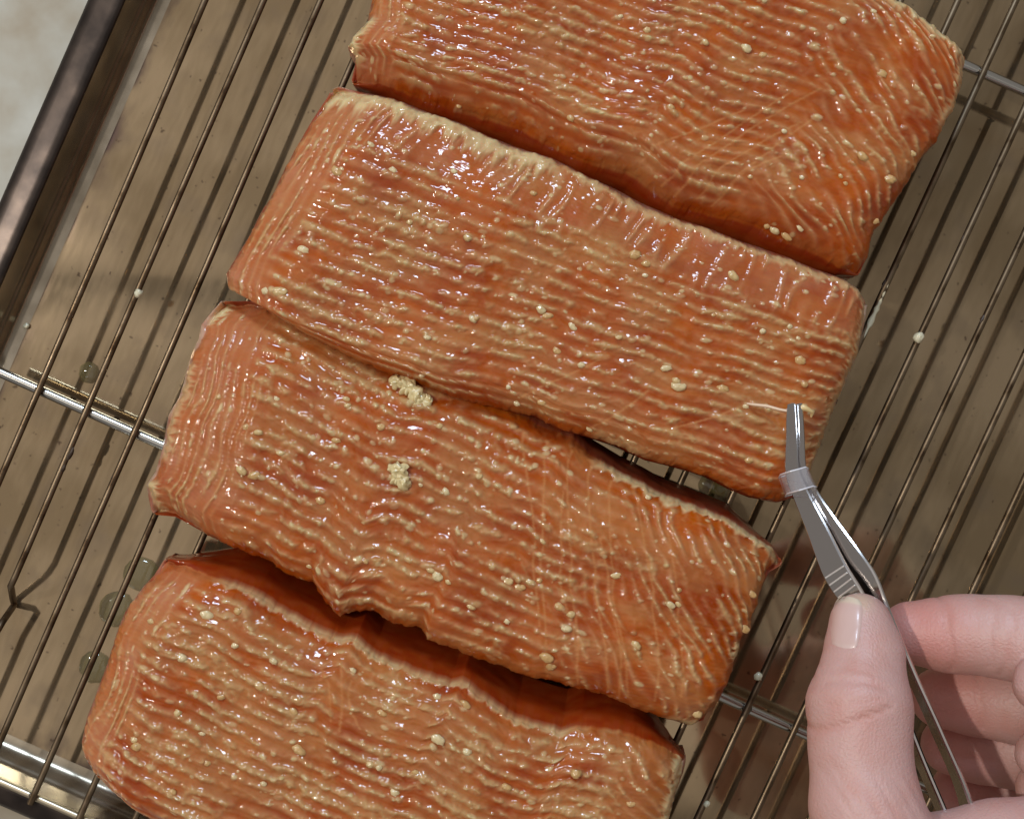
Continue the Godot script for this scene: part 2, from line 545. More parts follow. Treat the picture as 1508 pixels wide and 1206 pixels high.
	var three := {
		"top": [321, 446, 350, 446, 383, 450, 430, 466, 500, 500, 570, 534, 640, 556, 700, 580, 739, 602, 780, 619, 806, 634, 842, 645, 870, 672, 910, 696, 946, 714, 974, 730, 1029, 750, 1074, 768, 1105, 788, 1140, 810, 1152, 830],
		"bottom": [221, 755, 252, 759, 276, 772, 310, 792, 345, 807, 372, 816, 400, 828, 421, 845, 462, 859, 476, 883, 500, 908, 518, 901, 549, 900, 580, 919, 621, 925, 628, 942, 666, 954, 701, 969, 742, 983, 773, 997, 811, 1001, 846, 1011, 894, 1025, 942, 1046, 980, 1058, 1019, 1069, 1036, 1062],
		"left": [321, 446, 297, 476, 293, 497, 281, 524, 262, 586, 247, 614, 240, 655, 228, 697, 214, 717, 217, 736, 221, 755],
		"right": [1152, 830, 1133, 842, 1122, 866, 1105, 911, 1102, 928, 1088, 944, 1081, 973, 1071, 1004, 1047, 1045, 1036, 1062],
		"flare": [1.5, 0.0, 3.0, -2.0], "pale": [0.7, 0.1, 0.1, 0.0], "H": 22.5, "He": 16.0, "drop": [8.5, 5.0, 7.0, 6.0], "wid": [20.0, 12.0, 13.0, 10.0], "pow": 1.5,
		"left_zone": 20.0, "top_band": 0.0, "right_zone": 44.0, "right_angle": 0.75, "pitch": 2.8, "paste": 0.08, "seed": 37,
		"rims": [["t", 0.66, 1.0, 0.9, 1.9], ["l", 0.3, 0.75, 0.5], ["l", 0.0, 0.12, 1.0], ["l", 0.85, 1.0, 0.8], ["r", 0.5, 0.62, 0.9], ["b", 0.94, 1.0, 0.8]],
		"lines": [[0.58, 0.05, 0.73, 0.98], [0.62, 0.04, 0.78, 0.98], [0.66, 0.04, 0.83, 0.97], [0.70, 0.05, 0.86, 0.95], [0.75, 0.06, 0.90, 0.92], [0.80, 0.08, 0.93, 0.85], [0.54, 0.06, 0.68, 0.75], [0.64, 0.2, 0.76, 0.85], [0.72, 0.3, 0.85, 0.98]],
		"label": "third salmon fillet from the top, with the large yellow crumb on it", "lumps": 42,
		"big": [[508, 588, 1.1], [513, 600, 1.0], [497, 650, 1.3], [563, 632, 1.4], [655, 720, 1.3], [705, 703, 1.2], [645, 850, 1.9], [636, 842, 1.3], [745, 856, 1.9], [765, 868, 1.5], [777, 858, 1.1], [822, 895, 1.5], [842, 905, 1.4], [835, 925, 1.5], [796, 857, 1.1], [745, 917, 1.2], [988, 890, 1.3], [940, 948, 1.5], [905, 845, 1.4], [805, 965, 1.8], [815, 985, 1.9], [365, 632, 1.3], [382, 640, 1.2], [355, 690, 1.5], [375, 700, 1.6], [475, 735, 1.6], [320, 585, 1.3], [1110, 880, 1.4], [1097, 928, 1.6], [1028, 1055, 1.9], [955, 735, 1.2]],
	}
	var four := {
		"top": [238, 832, 270, 836, 310, 849, 338, 857, 379, 873, 414, 897, 459, 921, 500, 939, 525, 938, 549, 961, 611, 988, 663, 1004, 680, 1000, 718, 1028, 756, 1056, 825, 1077, 852, 1069, 894, 1073, 928, 1081, 963, 1094, 990, 1108, 1007, 1124],
		"bottom": [134, 1147, 155, 1160, 190, 1181, 221, 1204, 300, 1240, 420, 1290, 560, 1345, 700, 1395, 820, 1432, 900, 1445],
		"left": [238, 832, 224, 852, 207, 869, 183, 904, 169, 935, 155, 983, 138, 1031, 124, 1066, 116, 1100, 121, 1124, 134, 1147],
		"right": [1007, 1124, 1003, 1140, 992, 1169, 982, 1206, 950, 1300, 900, 1445],
		"flare": [0.5, 1.0, 7.0, 0.0], "pale": [0.25, 0.4, 0.0, 0.1], "H": 22.0, "He": 16.0, "drop": [7.0, 5.0, 4.0, 6.0], "wid": [14.0, 10.0, 9.0, 10.0], "pow": 1.5,
		"left_zone": 9.0, "top_band": 0.0, "right_zone": 16.0, "right_angle": 0.5, "pitch": 2.9, "paste": 0.26, "seed": 51,
		"rims": [["t", 0.10, 0.80, 0.62, 1.1], ["r", 0.0, 0.3, 0.9]],
		"lines": [[0.34, 0.12, 0.40, 0.3], [0.37, 0.10, 0.42, 0.32], [0.40, 0.12, 0.45, 0.28]],
		"label": "bottom salmon fillet, cut off by the lower edge, most thickly coated in paste", "lumps": 40,
		"big": [[303, 908, 2.0], [345, 903, 1.5], [345, 948, 1.4], [266, 968, 1.7], [262, 1048, 1.5], [380, 1010, 1.5], [404, 972, 1.3], [325, 1030, 1.3], [200, 1098, 1.7], [195, 1090, 1.3], [218, 922, 1.2], [440, 1105, 1.8], [433, 1050, 1.3], [645, 1085, 1.9], [690, 1105, 1.4], [640, 1030, 1.4], [680, 1040, 1.5], [560, 1050, 1.3], [545, 1125, 1.3], [580, 1165, 1.9], [745, 1155, 1.3], [845, 1140, 1.9], [560, 1128, 1.2], [385, 1155, 1.2], [255, 1165, 1.2]],
	}
	return [one, two, three, four]

func compute_fillet(cfg: Dictionary, slot: int):
	var href: float = cfg.He
	var k := (EYE - href) / FOCAL                     # mm per pixel
	var L := 0.5 * (length_of(cfg.top) + length_of(cfg.bottom)) * k
	var W := 0.5 * (length_of(cfg.left) + length_of(cfg.right)) * k
	var step := 0.25
	var nx := int(L / step)
	var ny := int(W / step)
	var T := resample(cfg.top, nx)
	var B := resample(cfg.bottom, nx)
	var Lf := resample(cfg.left, ny)
	var Rt := resample(cfg.right, ny)
	var c00 := T[0]
	var c10 := T[nx]
	var c01 := B[0]
	var c11 := B[nx]
	var sd: int = cfg.seed
	var n_warp := noise(0.035, sd, 2)
	var n_warp2 := noise(0.13, sd + 1)
	var n_amp := noise(0.16, sd + 2, 2)
	var n_paste := noise(0.075, sd + 3, 3)
	var n_mic := noise(0.75, sd + 4, 2)
	var n_mid := noise(0.28, sd + 5, 2)
	var n_tone := noise(0.05, sd + 6, 3)
	var n_edge := noise(0.22, sd + 7, 3)
	var n_clump := noise(0.45, sd + 8, 2)
	var pitch: float = cfg.pitch
	var drop: Array = cfg.drop
	var wid: Array = cfg.wid
	var pw: float = cfg.pow
	var H: float = cfg.H
	var lz: float = cfg.left_zone
	var rz: float = cfg.right_zone
	var tb: float = float(cfg.top_band) * W
	var ra: float = cfg.right_angle
	var paste0: float = cfg.paste
	var w1 := nx + 1
	var total := w1 * (ny + 1)
	var hgt := PackedFloat32Array()
	hgt.resize(total)
	var pas := PackedFloat32Array()                    # paste cover
	pas.resize(total)
	var rid := PackedFloat32Array()
	rid.resize(total)
	var edge_paste := PackedFloat32Array()
	edge_paste.resize(total)
	var zone := PackedFloat32Array()                   # pinkish faces
	zone.resize(total)
	for j in ny + 1:
		var b := W * j / ny
		for i in nx + 1:
			var a := L * i / nx
			var q := j * w1 + i
			var dl := clampf(1.0 - a / float(wid[0]), 0, 1)
			var dr := clampf(1.0 - (L - a) / float(wid[1]), 0, 1)
			var dt := clampf(1.0 - b / float(wid[2]), 0, 1)
			var db := clampf(1.0 - (W - b) / float(wid[3]), 0, 1)
			var h := H - float(drop[0]) * pow(dl, pw) - float(drop[1]) * pow(dr, 2.2) - float(drop[2]) * pow(dt, pw) - float(drop[3]) * pow(db, 2.2)
			h += 1.1 * n_warp.get_noise_2d(a * 0.8 + 300, b * 0.8)
			var wx := n_warp.get_noise_2d(a * 0.7, b * 0.9)
			var wy := n_warp2.get_noise_2d(a * 0.5, b)
			# muscle lines along the fillet
			var ph := (b + 0.6 * wx + 0.30 * wy) / pitch
			var r := 0.5 + 0.5 * cos(TAU * ph)
			r = r * (0.70 + 0.30 * r)
			var amp := clampf(0.74 + 0.65 * n_amp.get_noise_2d(a * 0.5, b * 0.9) + 0.75 * n_clump.get_noise_2d(a * 0.5 + 30, b * 0.7), 0.06, 1.0)
			r *= amp
			# lines that follow the left end
			var zl := 0.0
			if lz > 0:
				zl = smooth(lz * 1.15, lz * 0.7, a + 2.0 * wx * 2.0 + 1.5 * wy)
			if zl > 0.0:
				var r2 := 0.5 + 0.5 * cos(TAU * (a + 2.0 * wx + 0.8 * n_warp2.get_noise_2d(a, b * 0.4)) / 2.2)
				r2 *= r2 * clampf(0.6 + 0.8 * n_amp.get_noise_2d(a * 1.0 + 50, b * 0.3), 0.1, 1.0)
				r = lerpf(r, r2, zl)
			var zt := 0.0
			if tb > 0:
				zt = smooth(tb * 1.1, tb * 0.75, b + 3.0 * wx + 1.2 * wy) * (1.0 - zl)
			if zt > 0.0:
				var r3 := 0.5 + 0.5 * cos(TAU * (a + 0.25 * b + 1.6 * wx + 1.2 * n_warp2.get_noise_2d(a, b * 0.4)) / 3.1)
				r3 *= r3 * clampf(0.35 + 1.1 * n_amp.get_noise_2d(a * 0.9 + 90, b * 0.35), 0.0, 0.8)
				r = lerpf(r, r3, zt)
			var zr := 0.0
			if rz > 0:
				zr = smooth(rz * 1.2, rz * 0.55, (L - a) + 4.0 * wx + 1.5 * wy)
			if zr > 0.0:
				var turn := ra
				var bb := b * cos(turn) - (a - (L - rz)) * sin(turn)
				var r4 := 0.5 + 0.5 * cos(TAU * (bb + 2.4 * wx + 0.9 * wy) / (pitch * 0.95))
				r4 *= r4 * clampf(0.6 + 0.9 * n_amp.get_noise_2d(a * 0.5 + 20, b * 0.7 + 20), 0.0, 1.0)
				r = lerpf(r, r4, zr)
			var near0 := minf(minf(a, L - a), minf(b, W - b))
			r *= 0.12 + 0.88 * smooth(0.3, 3.5, near0)
			rid[q] = r
			zone[q] = maxf(zl, zt * 0.5)
			var pn := n_paste.get_noise_2d(a * 0.55, b * 1.15) + paste0
			var cl := n_clump.get_noise_2d(a * 0.6, b)
			var p := smooth(0.06, 0.74, 0.66 * pn + 0.60 * r - 0.16 + 0.36 * cl)
			p *= 1.0 - 0.55 * zt
			# pale rims on some edges
			var rim := 0.0
			for rm in cfg.rims:
				var e: float = b if rm[0] == "t" else W - b if rm[0] == "b" else a if rm[0] == "l" else L - a
				if e > 8.0:
					continue
				var s: float = a / L if rm[0] == "t" or rm[0] == "b" else b / W
				var wgt := (1.0 if float(rm[1]) <= 0.0 else smooth(float(rm[1]) - 0.02, float(rm[1]) + 0.03, s)) * (1.0 if float(rm[2]) >= 1.0 else smooth(float(rm[2]) + 0.02, float(rm[2]) - 0.03, s)) * float(rm[3])
				var wd := (3.0 if rm.size() < 5 else float(rm[4])) * (1.0 + 0.95 * n_edge.get_noise_2d(s * 160.0, float(rm[1]) * 77.0))
				rim = maxf(rim, wgt * smooth(wd, wd * 0.35, e))
			edge_paste[q] = rim
			p = maxf(p, rim)
			pas[q] = p
			h += 0.50 * r + p * (0.34 + 0.24 * cl) + rim * (0.5 + 0.45 * n_warp2.get_noise_2d(a * 1.6, b * 1.6))
			h += 0.035 * cos(TAU * (ph * 3.0 + 0.8 * wy)) * (1.0 - p) + 0.09 * n_mic.get_noise_2d(a, b) * (0.35 + 1.0 * p + 0.9 * r) + 0.20 * n_mid.get_noise_2d(a * 0.7, b)
			hgt[q] = h
	# beads of paste, each a rounded grain on the surface
	var rng := RandomNumberGenerator.new()
	rng.seed = sd
	var bead := PackedFloat32Array()
	bead.resize(total)
	var made := 0
	var tries := 0
	while made < int(L * W * 0.080) and tries < 40000:
		tries += 1
		var a := rng.randf() * L
		var b := rng.randf() * W
		var q0 := int(b / W * ny) * w1 + int(a / L * nx)
		if rng.randf() > 0.05 + 1.2 * pow(rid[q0], 1.4) + 0.12 * pas[q0]:
			continue
		made += 1
		var rb := 0.24 + 0.42 * pow(rng.randf(), 2.0)
		var ra2 := rb * (1.1 + 2.0 * rng.randf() * rng.randf())
		var hh := rb * (0.42 + 0.30 * rng.randf())
		var ang := rng.randf_range(-0.22, 0.22) + (PI * 0.5 if zone[q0] > 0.6 else 0.0)
		var ca := cos(ang)
		var sa := sin(ang)
		var pale := rng.randf_range(0.25, 0.95)
		var reach := int(ra2 / step) + 2
		var i0 := int(a / L * nx)
		var j0 := int(b / W * ny)
		for j in range(maxi(0, j0 - reach), mini(ny, j0 + reach) + 1):
			for i in range(maxi(0, i0 - reach), mini(nx, i0 + reach) + 1):
				var da := L * i / nx - a
				var dbb := W * j / ny - b
				var ex := (da * ca + dbb * sa) / ra2
				var ey := (-da * sa + dbb * ca) / rb
				var e := 1.0 - ex * ex - ey * ey
				if e > 0.0:
					var q := j * w1 + i
					hgt[q] += hh * pow(e, 0.72)
					bead[q] = maxf(bead[q], pale * minf(1.0, e * 1.6))
	# fine pale fibres
	var fib := PackedFloat32Array()
	fib.resize(total)
	for ln in cfg.lines:
		var steps := 900
		var bow := rng.randf_range(-0.012, 0.012)
		for s in steps:
			var f := float(s) / steps
			var si: float = lerpf(ln[0], ln[2], f) + bow * sin(PI * f)
			var ti: float = lerpf(ln[1], ln[3], f)
			var i0 := int(si * nx)
			var j0 := int(ti * ny)
			for dj in range(0, 1):
				for di in range(-1, 2):
					var i := clampi(i0 + di, 0, nx)
					var j := clampi(j0 + dj, 0, ny)
					var q := j * w1 + i
					fib[q] = maxf(fib[q], 1.0 - 0.55 * absf(di))
	# positions: the top grid carried on down the cut sides
	var K := 16
	var gw := nx + 1 + 2 * K
	var gh := ny + 1 + 2 * K
	var v := PackedVector3Array()
	v.resize(gw * gh)
	var col := PackedColorArray()
	col.resize(gw * gh)
	var cx := Vector2(754, 603)
	var org := P(0.25 * (c00.x + c10.x + c01.x + c11.x), 0.25 * (c00.y + c10.y + c01.y + c11.y), href)
	org.y = 0.00075
	var deep := Color(0.31, 0.042, 0.002)
	var bright := Color(0.46, 0.092, 0.006)
	var pink := Color(0.44, 0.125, 0.030)
	var tan_ := Color(0.54, 0.32, 0.135)
	var cream := Color(0.72, 0.55, 0.29)
	for gj in gh:
		var j := clampi(gj - K, 0, ny)
		var ej := maxi(K - gj, gj - K - ny)
		ej = maxi(ej, 0)
		var t := float(j) / ny
		for gi in gw:
			var i := clampi(gi - K, 0, nx)
			var ei := maxi(0, maxi(K - gi, gi - K - nx))
			var s := float(i) / nx
			var q := j * w1 + i
			var p2 := T[i] * (1.0 - t) + B[i] * t + Lf[j] * (1.0 - s) + Rt[j] * s
			p2 -= c00 * (1.0 - s) * (1.0 - t) + c10 * s * (1.0 - t) + c01 * (1.0 - s) * t + c11 * s * t
			var pos := (p2 - cx) * k
			var h := hgt[q]
			var a := L * s
			var b := W * t
			var near := minf(minf(a, L - a), minf(b, W - b))
			# ragged edges
			var jit := exp(-near / 2.2) * (1.0 - 0.97 * clampf(float(maxi(ei, ej)) / 4.0, 0.0, 1.0))
			if jit > 0.02:
				pos.x += jit * 0.55 * n_edge.get_noise_2d(pos.x * 1.4, pos.y * 1.4)
				pos.y += jit * 0.55 * n_edge.get_noise_2d(pos.x * 1.4 + 500, pos.y * 1.4)
			h -= 1.3 * exp(-near / 0.7)
			var hsm := H - (0.9 * float(drop[0]) if i == 0 else float(drop[1]) if i == nx else float(drop[2]) if j == 0 else float(drop[3])) - 1.0
			var dark := 0.0
			if ei > 0 or ej > 0:
				var e := minf(1.0, sqrt(float(ei * ei + ej * ej)) / K)
				var out := Vector2.ZERO
				if gi < K: out -= (T[mini(3, nx)] - T[0] if j < ny / 2 else B[3] - B[0]).normalized()
				if gi > K + nx: out += (T[nx] - T[nx - 3] if j < ny / 2 else B[nx] - B[nx - 3]).normalized()
				var vdir := (B[i] - T[i]).normalized()
				if gj < K: out -= vdir
				if gj > K + ny: out += vdir
				var flat := clampf(e * 3.0, 0.0, 1.0)
				h = lerpf(h, hsm, flat)
				var y := (h) * (1.0 - pow(e, 1.15)) + 0.2 * e
				var fw := Vector4(maxi(0, K - gi), maxi(0, gi - K - nx), maxi(0, K - gj), maxi(0, gj - K - ny))
				var fl: float = (fw.x * float(cfg.flare[0]) + fw.y * float(cfg.flare[1]) + (fw.z * float(cfg.flare[2]) + fw.w * float(cfg.flare[3])) * smooth(0.0, 0.14, s) * smooth(1.0, 0.88, s)) / maxf(1.0, fw.x + fw.y + fw.z + fw.w)
				var bulge := 1.0 * sin(minf(e * 2.2, 1.0) * PI * 0.5) + fl * e
				if e > 0.98: bulge -= 6.0
				if ei > 0 and ej > 0: bulge *= 1.0 - 0.9 * float(mini(ei, ej)) / float(maxi(ei, ej))
				bulge += 0.9 * e * n_warp2.get_noise_3d(pos.x * 0.7, y * 2.0, pos.y * 0.7) * (1.0 - e)
				pos += out.normalized() * bulge
				h = y
				dark = e
			v[gj * gw + gi] = Vector3(pos.x * 0.001 - org.x, h * 0.001, pos.y * 0.001 - org.z)
			# colour: orange flesh, pinker on the end faces, tan where paste lies, cream on the grains
			var tone := n_tone.get_noise_2d(a, b)
			var film := smooth(-0.05, 0.50, 0.9 * n_tone.get_noise_2d(a * 0.6 + 900, b * 1.3 + 40) + 0.35 * n_paste.get_noise_2d(a * 0.7 + 50, b * 1.6) + 1.1 * paste0 - 0.02) * (1.0 - 0.6 * zone[q])
			var c := deep.lerp(bright, clampf(0.45 + 0.9 * tone + 0.35 * n_mid.get_noise_2d(a * 0.3, b), 0, 1))
			c = c.lerp(Color(0.56, 0.26, 0.15), 0.62 * zone[q] * clampf(0.7 + n_tone.get_noise_2d(a * 1.4, b * 1.4 + 300), 0.2, 1.0))
			c = c.lerp(pink, clampf(0.08 + 0.6 * zone[q] + 0.8 * n_tone.get_noise_2d(a * 1.7 + 70, b * 2.2), 0.0, 0.8) * 0.8)
			c = c.lerp(Color(0.50, 0.255, 0.085), 0.36 * film)
			c = c.lerp(Color(0.56, 0.26, 0.115), 0.74 * rid[q])
			c = c.lerp(tan_.lerp(cream, 0.30 * clampf(n_clump.get_noise_2d(a * 0.8, b * 1.3) * 1.6, 0, 1)), 0.64 * pas[q])
			c = c.lerp(Color(0.62, 0.28, 0.10), 0.42 * fib[q])
			c = c.lerp(cream, maxf(0.80 * bead[q], 0.85 * edge_paste[q] * clampf(0.75 + 0.6 * n_edge.get_noise_2d(a * 1.3, b * 1.3 + 60), 0, 1)))
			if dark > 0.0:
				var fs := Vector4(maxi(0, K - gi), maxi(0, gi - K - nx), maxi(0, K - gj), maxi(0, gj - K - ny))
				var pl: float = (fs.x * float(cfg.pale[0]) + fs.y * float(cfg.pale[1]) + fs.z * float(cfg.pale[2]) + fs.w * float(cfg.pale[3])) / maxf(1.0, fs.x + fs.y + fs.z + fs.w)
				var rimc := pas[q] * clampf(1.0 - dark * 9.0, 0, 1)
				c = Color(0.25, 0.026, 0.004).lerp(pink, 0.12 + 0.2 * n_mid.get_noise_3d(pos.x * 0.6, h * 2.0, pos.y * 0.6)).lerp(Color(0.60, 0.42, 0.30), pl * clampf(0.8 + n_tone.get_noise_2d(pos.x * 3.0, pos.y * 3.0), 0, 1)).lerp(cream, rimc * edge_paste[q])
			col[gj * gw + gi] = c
	var n := PackedVector3Array()
	n.resize(gw * gh)
	for gj in gh:
		var ja := maxi(gj - 1, 0) * gw
		var jb := mini(gj + 1, gh - 1) * gw
		for gi in gw:
			var du := v[gj * gw + mini(gi + 1, gw - 1)] - v[gj * gw + maxi(gi - 1, 0)]
			var dw := v[jb + gi] - v[ja + gi]
			var nn := dw.cross(du)
			n[gj * gw + gi] = nn.normalized() if nn.length_squared() > 1e-18 else Vector3.UP
	var idx := PackedInt32Array()
	idx.resize((gw - 1) * (gh - 1) * 6)
	var o := 0
	for gj in gh - 1:
		for gi in gw - 1:
			var a := gj * gw + gi
			idx[o] = a
			idx[o + 1] = a + 1
			idx[o + 2] = a + gw
			idx[o + 3] = a + 1
			idx[o + 4] = a + gw + 1
			idx[o + 5] = a + gw
			o += 6
	results[slot] = {"v": v, "n": n, "idx": idx, "col": col, "org": org, "nx": nx, "ny": ny, "K": K, "gw": gw, "rid": rid, "L": L, "W": W}

var lumps := []
var flesh_mat: StandardMaterial3D
var paste_mats := []

func make_fillet(cfg: Dictionary, slot: int):
	var d: Dictionary = results[slot]
	var o := thing("salmon_fillet", d.org, cfg.label, "salmon fillet", "salmon fillets on the wire rack")
	if flesh_mat == null:
		flesh_mat = mat(Color.WHITE, 0.42)
		flesh_mat.vertex_color_use_as_albedo = true
		flesh_mat.metallic_specular = 0.12
		flesh_mat.clearcoat_enabled = true
		flesh_mat.clearcoat = 0.85
		flesh_mat.clearcoat_roughness = 0.10
		flesh_mat.subsurf_scatter_enabled = true
		flesh_mat.subsurf_scatter_strength = 0.28
		for c in [Color(0.68, 0.44, 0.19), Color(0.62, 0.35, 0.13), Color(0.74, 0.54, 0.28)]:
			var pm := mat(c, 0.35)
			pm.clearcoat_enabled = true
			pm.clearcoat = 0.9
			pm.clearcoat_roughness = 0.12
			pm.subsurf_scatter_enabled = true
			pm.subsurf_scatter_strength = 0.08
			paste_mats.append(pm)
		for i in 6:
			lumps.append(lump_mesh(100 + i, 0.32, 9, 14))
	part("flesh", mesh_from(d.v, d.n, d.idx, d.col), flesh_mat, o)
	var rng := RandomNumberGenerator.new()
	rng.seed = int(cfg.seed) * 7
	var gw: int = d.gw
	var K: int = d.K
	var v: PackedVector3Array = d.v
	var spots := []
	for b in cfg.big:
		var want: Vector3 = P(b[0], b[1], 23.0) - d.org
		var best := 1e9
		var at := 0
		for gj in range(K, K + d.ny, 4):
			for gi in range(K, K + d.nx, 4):
				var q := v[gj * gw + gi]
				var e: float = (q.x - want.x) * (q.x - want.x) + (q.z - want.z) * (q.z - want.z)
				if e < best:
					best = e
					at = gj * gw + gi
		spots.append([at, float(b[2])])
	var tries := 0
	while spots.size() < cfg.lumps and tries < 3000:
		tries += 1
		var i := rng.randi_range(6, d.nx - 6)
		var j := rng.randi_range(6, d.ny - 6)
		if rng.randf() > 0.1 + d.rid[j * (d.nx + 1) + i]:
			continue
		spots.append([(j + K) * gw + i + K, rng.randf_range(0.75, 1.25)])
	for s in spots:
		var r: float = s[1] * 0.001 * 0.58
		var p := part("paste_lump", lumps[rng.randi() % lumps.size()], paste_mats[rng.randi() % 3], o, v[s[0]] - Vector3(0, r * 0.10, 0))
		p.scale = Vector3(r * rng.randf_range(1.0, 1.7), r * rng.randf_range(0.55, 0.8), r)
		p.rotation = Vector3(rng.randf_range(-0.2, 0.2), -0.4 + rng.randf_range(-0.5, 0.5), 0)

# ---------------------------------------------------------------- tweezers
func spline(rows: Array, count: int) -> PackedVector3Array:
	var c := Curve3D.new()
	var n := rows.size()
	for i in n:
		var p := P(rows[i][0], rows[i][1], rows[i][2])
		var a := P(rows[maxi(i - 1, 0)][0], rows[maxi(i - 1, 0)][1], rows[maxi(i - 1, 0)][2])
		var b := P(rows[mini(i + 1, n - 1)][0], rows[mini(i + 1, n - 1)][1], rows[mini(i + 1, n - 1)][2])
		var tg := (b - a) / 6.0
		c.add_point(p, -tg.limit_length(p.distance_to(a) * 0.4), tg.limit_length(p.distance_to(b) * 0.4))
	c.bake_interval = 0.0004
	var out := PackedVector3Array()
	for i in count + 1:
		out.append(c.sample_baked(c.get_baked_length() * i / count, true))
	return out

# a steel strip: top edge along pts, its width hanging towards "lean", thickness across
func strip(pts: PackedVector3Array, widths: Array, thick: float, side: float, org: Vector3, lean: float) -> ArrayMesh:
	var st := SurfaceTool.new()
	st.begin(Mesh.PRIMITIVE_TRIANGLES)
	var n := pts.size()
	strip_face = []
	var rows := []
	for i in n:
		var d := (pts[mini(i + 1, n - 1)] - pts[maxi(i - 1, 0)]).normalized()
		var left := Vector3(d.z, 0, -d.x).normalized()       # across, to the picture's left for a strip that runs down
		if left.x > 0: left = -left
		var f := float(i) / (n - 1)
		var w := 0.0
		for k in widths.size() - 1:
			if f >= widths[k][0] and f <= widths[k + 1][0]:
				w = lerpf(widths[k][1], widths[k + 1][1], (f - widths[k][0]) / (widths[k + 1][0] - widths[k][0]))
		var lean2 := lerpf(lean, -0.02, smooth(0.36, 0.62, f))
		var down := (left * lean2 + Vector3.DOWN * sqrt(1.0 - lean2 * lean2)).normalized()
		down = (down - d * down.dot(d)).normalized()
		var across := d.cross(down).normalized()
		if across.dot(left) < 0: across = -across
		var tk := thick * 0.001
		var b := minf(tk * 0.3, w * 0.0002)
		var c := pts[i] - org
		var wv := down * (w * 0.001)
		var ring := [c + across * (tk * 0.5 - b), c + across * tk * 0.5 + down * b, c + across * tk * 0.5 + wv - down * b, c + across * (tk * 0.5 - b) + wv,
			c - across * (tk * 0.5 - b) + wv, c - across * tk * 0.5 + wv - down * b, c - across * tk * 0.5 + down * b, c - across * (tk * 0.5 - b)]
		for q in 8: ring[q] += across * side * tk * 0.5
		rows.append(ring)
		strip_face.append([ring[1], ring[2]])
	for q in 8:
		var q2 := (q + 1) % 8
		st.set_smooth_group(q + 1)
		for i in n - 1:
			for p in [rows[i][q], rows[i + 1][q], rows[i][q2], rows[i][q2], rows[i + 1][q], rows[i + 1][q2]]:
				st.add_vertex(p)
	st.set_smooth_group(20)
	for e in [0, n - 1]:
		var m := Vector3.ZERO
		for p in rows[e]: m += p / 8.0
		for q in 8:
			var tri := [m, rows[e][q], rows[e][(q + 1) % 8]] if e == 0 else [m, rows[e][(q + 1) % 8], rows[e][q]]
			for p in tri: st.add_vertex(p)
	st.generate_normals()
	return st.commit()

func make_tweezers():
	var org := P(1178, 592, 27)
	var o := thing("tweezers", org, "bent stainless steel tweezers with a clear plastic band, held in the hand", "tweezers")
	var steel := mat(Color(0.56, 0.52, 0.50), 0.16, 1.0)
	var left := spline([[1171, 594, 31], [1174, 640, 34], [1177, 690, 38.5], [1191, 722, 42], [1216, 769, 46], [1247, 831, 50], [1276, 880, 53], [1310, 960, 57], [1342, 1070, 60], [1389, 1185, 64], [1436, 1290, 68]], 70)
	var right := spline([[1182, 594, 31], [1185, 640, 34], [1188, 690, 38.5], [1202, 718, 42], [1228, 757, 46], [1261, 802, 50], [1290, 845, 53], [1309, 893, 55.5], [1345, 985, 60], [1388, 1080, 63.5], [1433, 1190, 67], [1444, 1290, 69]], 70)
	var wl := [[0.0, 1.8], [0.03, 2.3], [0.13, 2.9], [0.22, 4.0], [0.42, 6.6], [0.7, 7.5], [1.0, 7.5]]
	part("arm", strip(left, wl, 0.95, 0.0, org, 0.72), steel, o)
	var face := strip_face
	part("arm", strip(right, wl, 0.95, 0.0, org, 0.72), steel, o)
	# bright grip lines across the outer face of the left arm
	var bright := mat(Color(0.9, 0.88, 0.85), 0.3, 0.6)
	for g in [[1246, 832, 1215, 851], [1252, 841, 1219, 860], [1258, 850, 1222, 868], [1264, 860, 1225, 877]]:
		var want := P(g[0], g[1], 50)
		var at := 0
		for i in left.size():
			if left[i].distance_squared_to(want) < left[at].distance_squared_to(want): at = i
		var pts := PackedVector3Array()
		for i in 5:
			pts.append(face[at][0].lerp(face[at][1], 0.04 + 0.92 * i / 4.0))
		var rr := PackedFloat32Array([0.0002, 0.0002, 0.0002, 0.0002, 0.0002])
		part("grip_line", tube(pts, rr, 6), bright, o)
	# clear plastic band round both arms
	var clear := StandardMaterial3D.new()
	clear.albedo_color = Color(0.97, 0.95, 0.98, 0.16)
	clear.transparency = BaseMaterial3D.TRANSPARENCY_ALPHA
	clear.roughness = 0.08
	clear.cull_mode = BaseMaterial3D.CULL_DISABLED
	var st := SurfaceTool.new()
	st.begin(Mesh.PRIMITIVE_TRIANGLES)
	# cross sections of the loop at its tip end and its grip end (counter-clockwise seen along the arms)
	var s1 := [P(1165, 694, 44), P(1187, 688, 44), P(1191, 690, 40), P(1189, 692, 33), P(1162, 698, 31), P(1147, 704, 33), P(1150, 699, 40)]
	var s2 := [P(1178, 722, 48), P(1198, 716, 48), P(1203, 717, 44), P(1201, 719, 36), P(1174, 727, 33), P(1157, 731, 35), P(1160, 727, 43)]
	var edge1 := PackedVector3Array()
	var edge2 := PackedVector3Array()
	for i in s1.size() + 1:
		edge1.append(s1[i % s1.size()] - org)
		edge2.append(s2[i % s2.size()] - org)
	for i in s1.size():
		st.set_smooth_group(1)
		for p in [edge1[i], edge2[i], edge1[i + 1], edge1[i + 1], edge2[i], edge2[i + 1]]:
			st.add_vertex(p)
	st.generate_normals()
	var band := part("plastic_band", st.commit(), clear, o)
	var rim := mat(Color(0.82, 0.80, 0.84), 0.15)
	for e in [edge1, edge2]:
		var rr := PackedFloat32Array()
		for i in e.size(): rr.append(0.00017)
		part("band_edge", tube(e, rr, 6), rim, band)

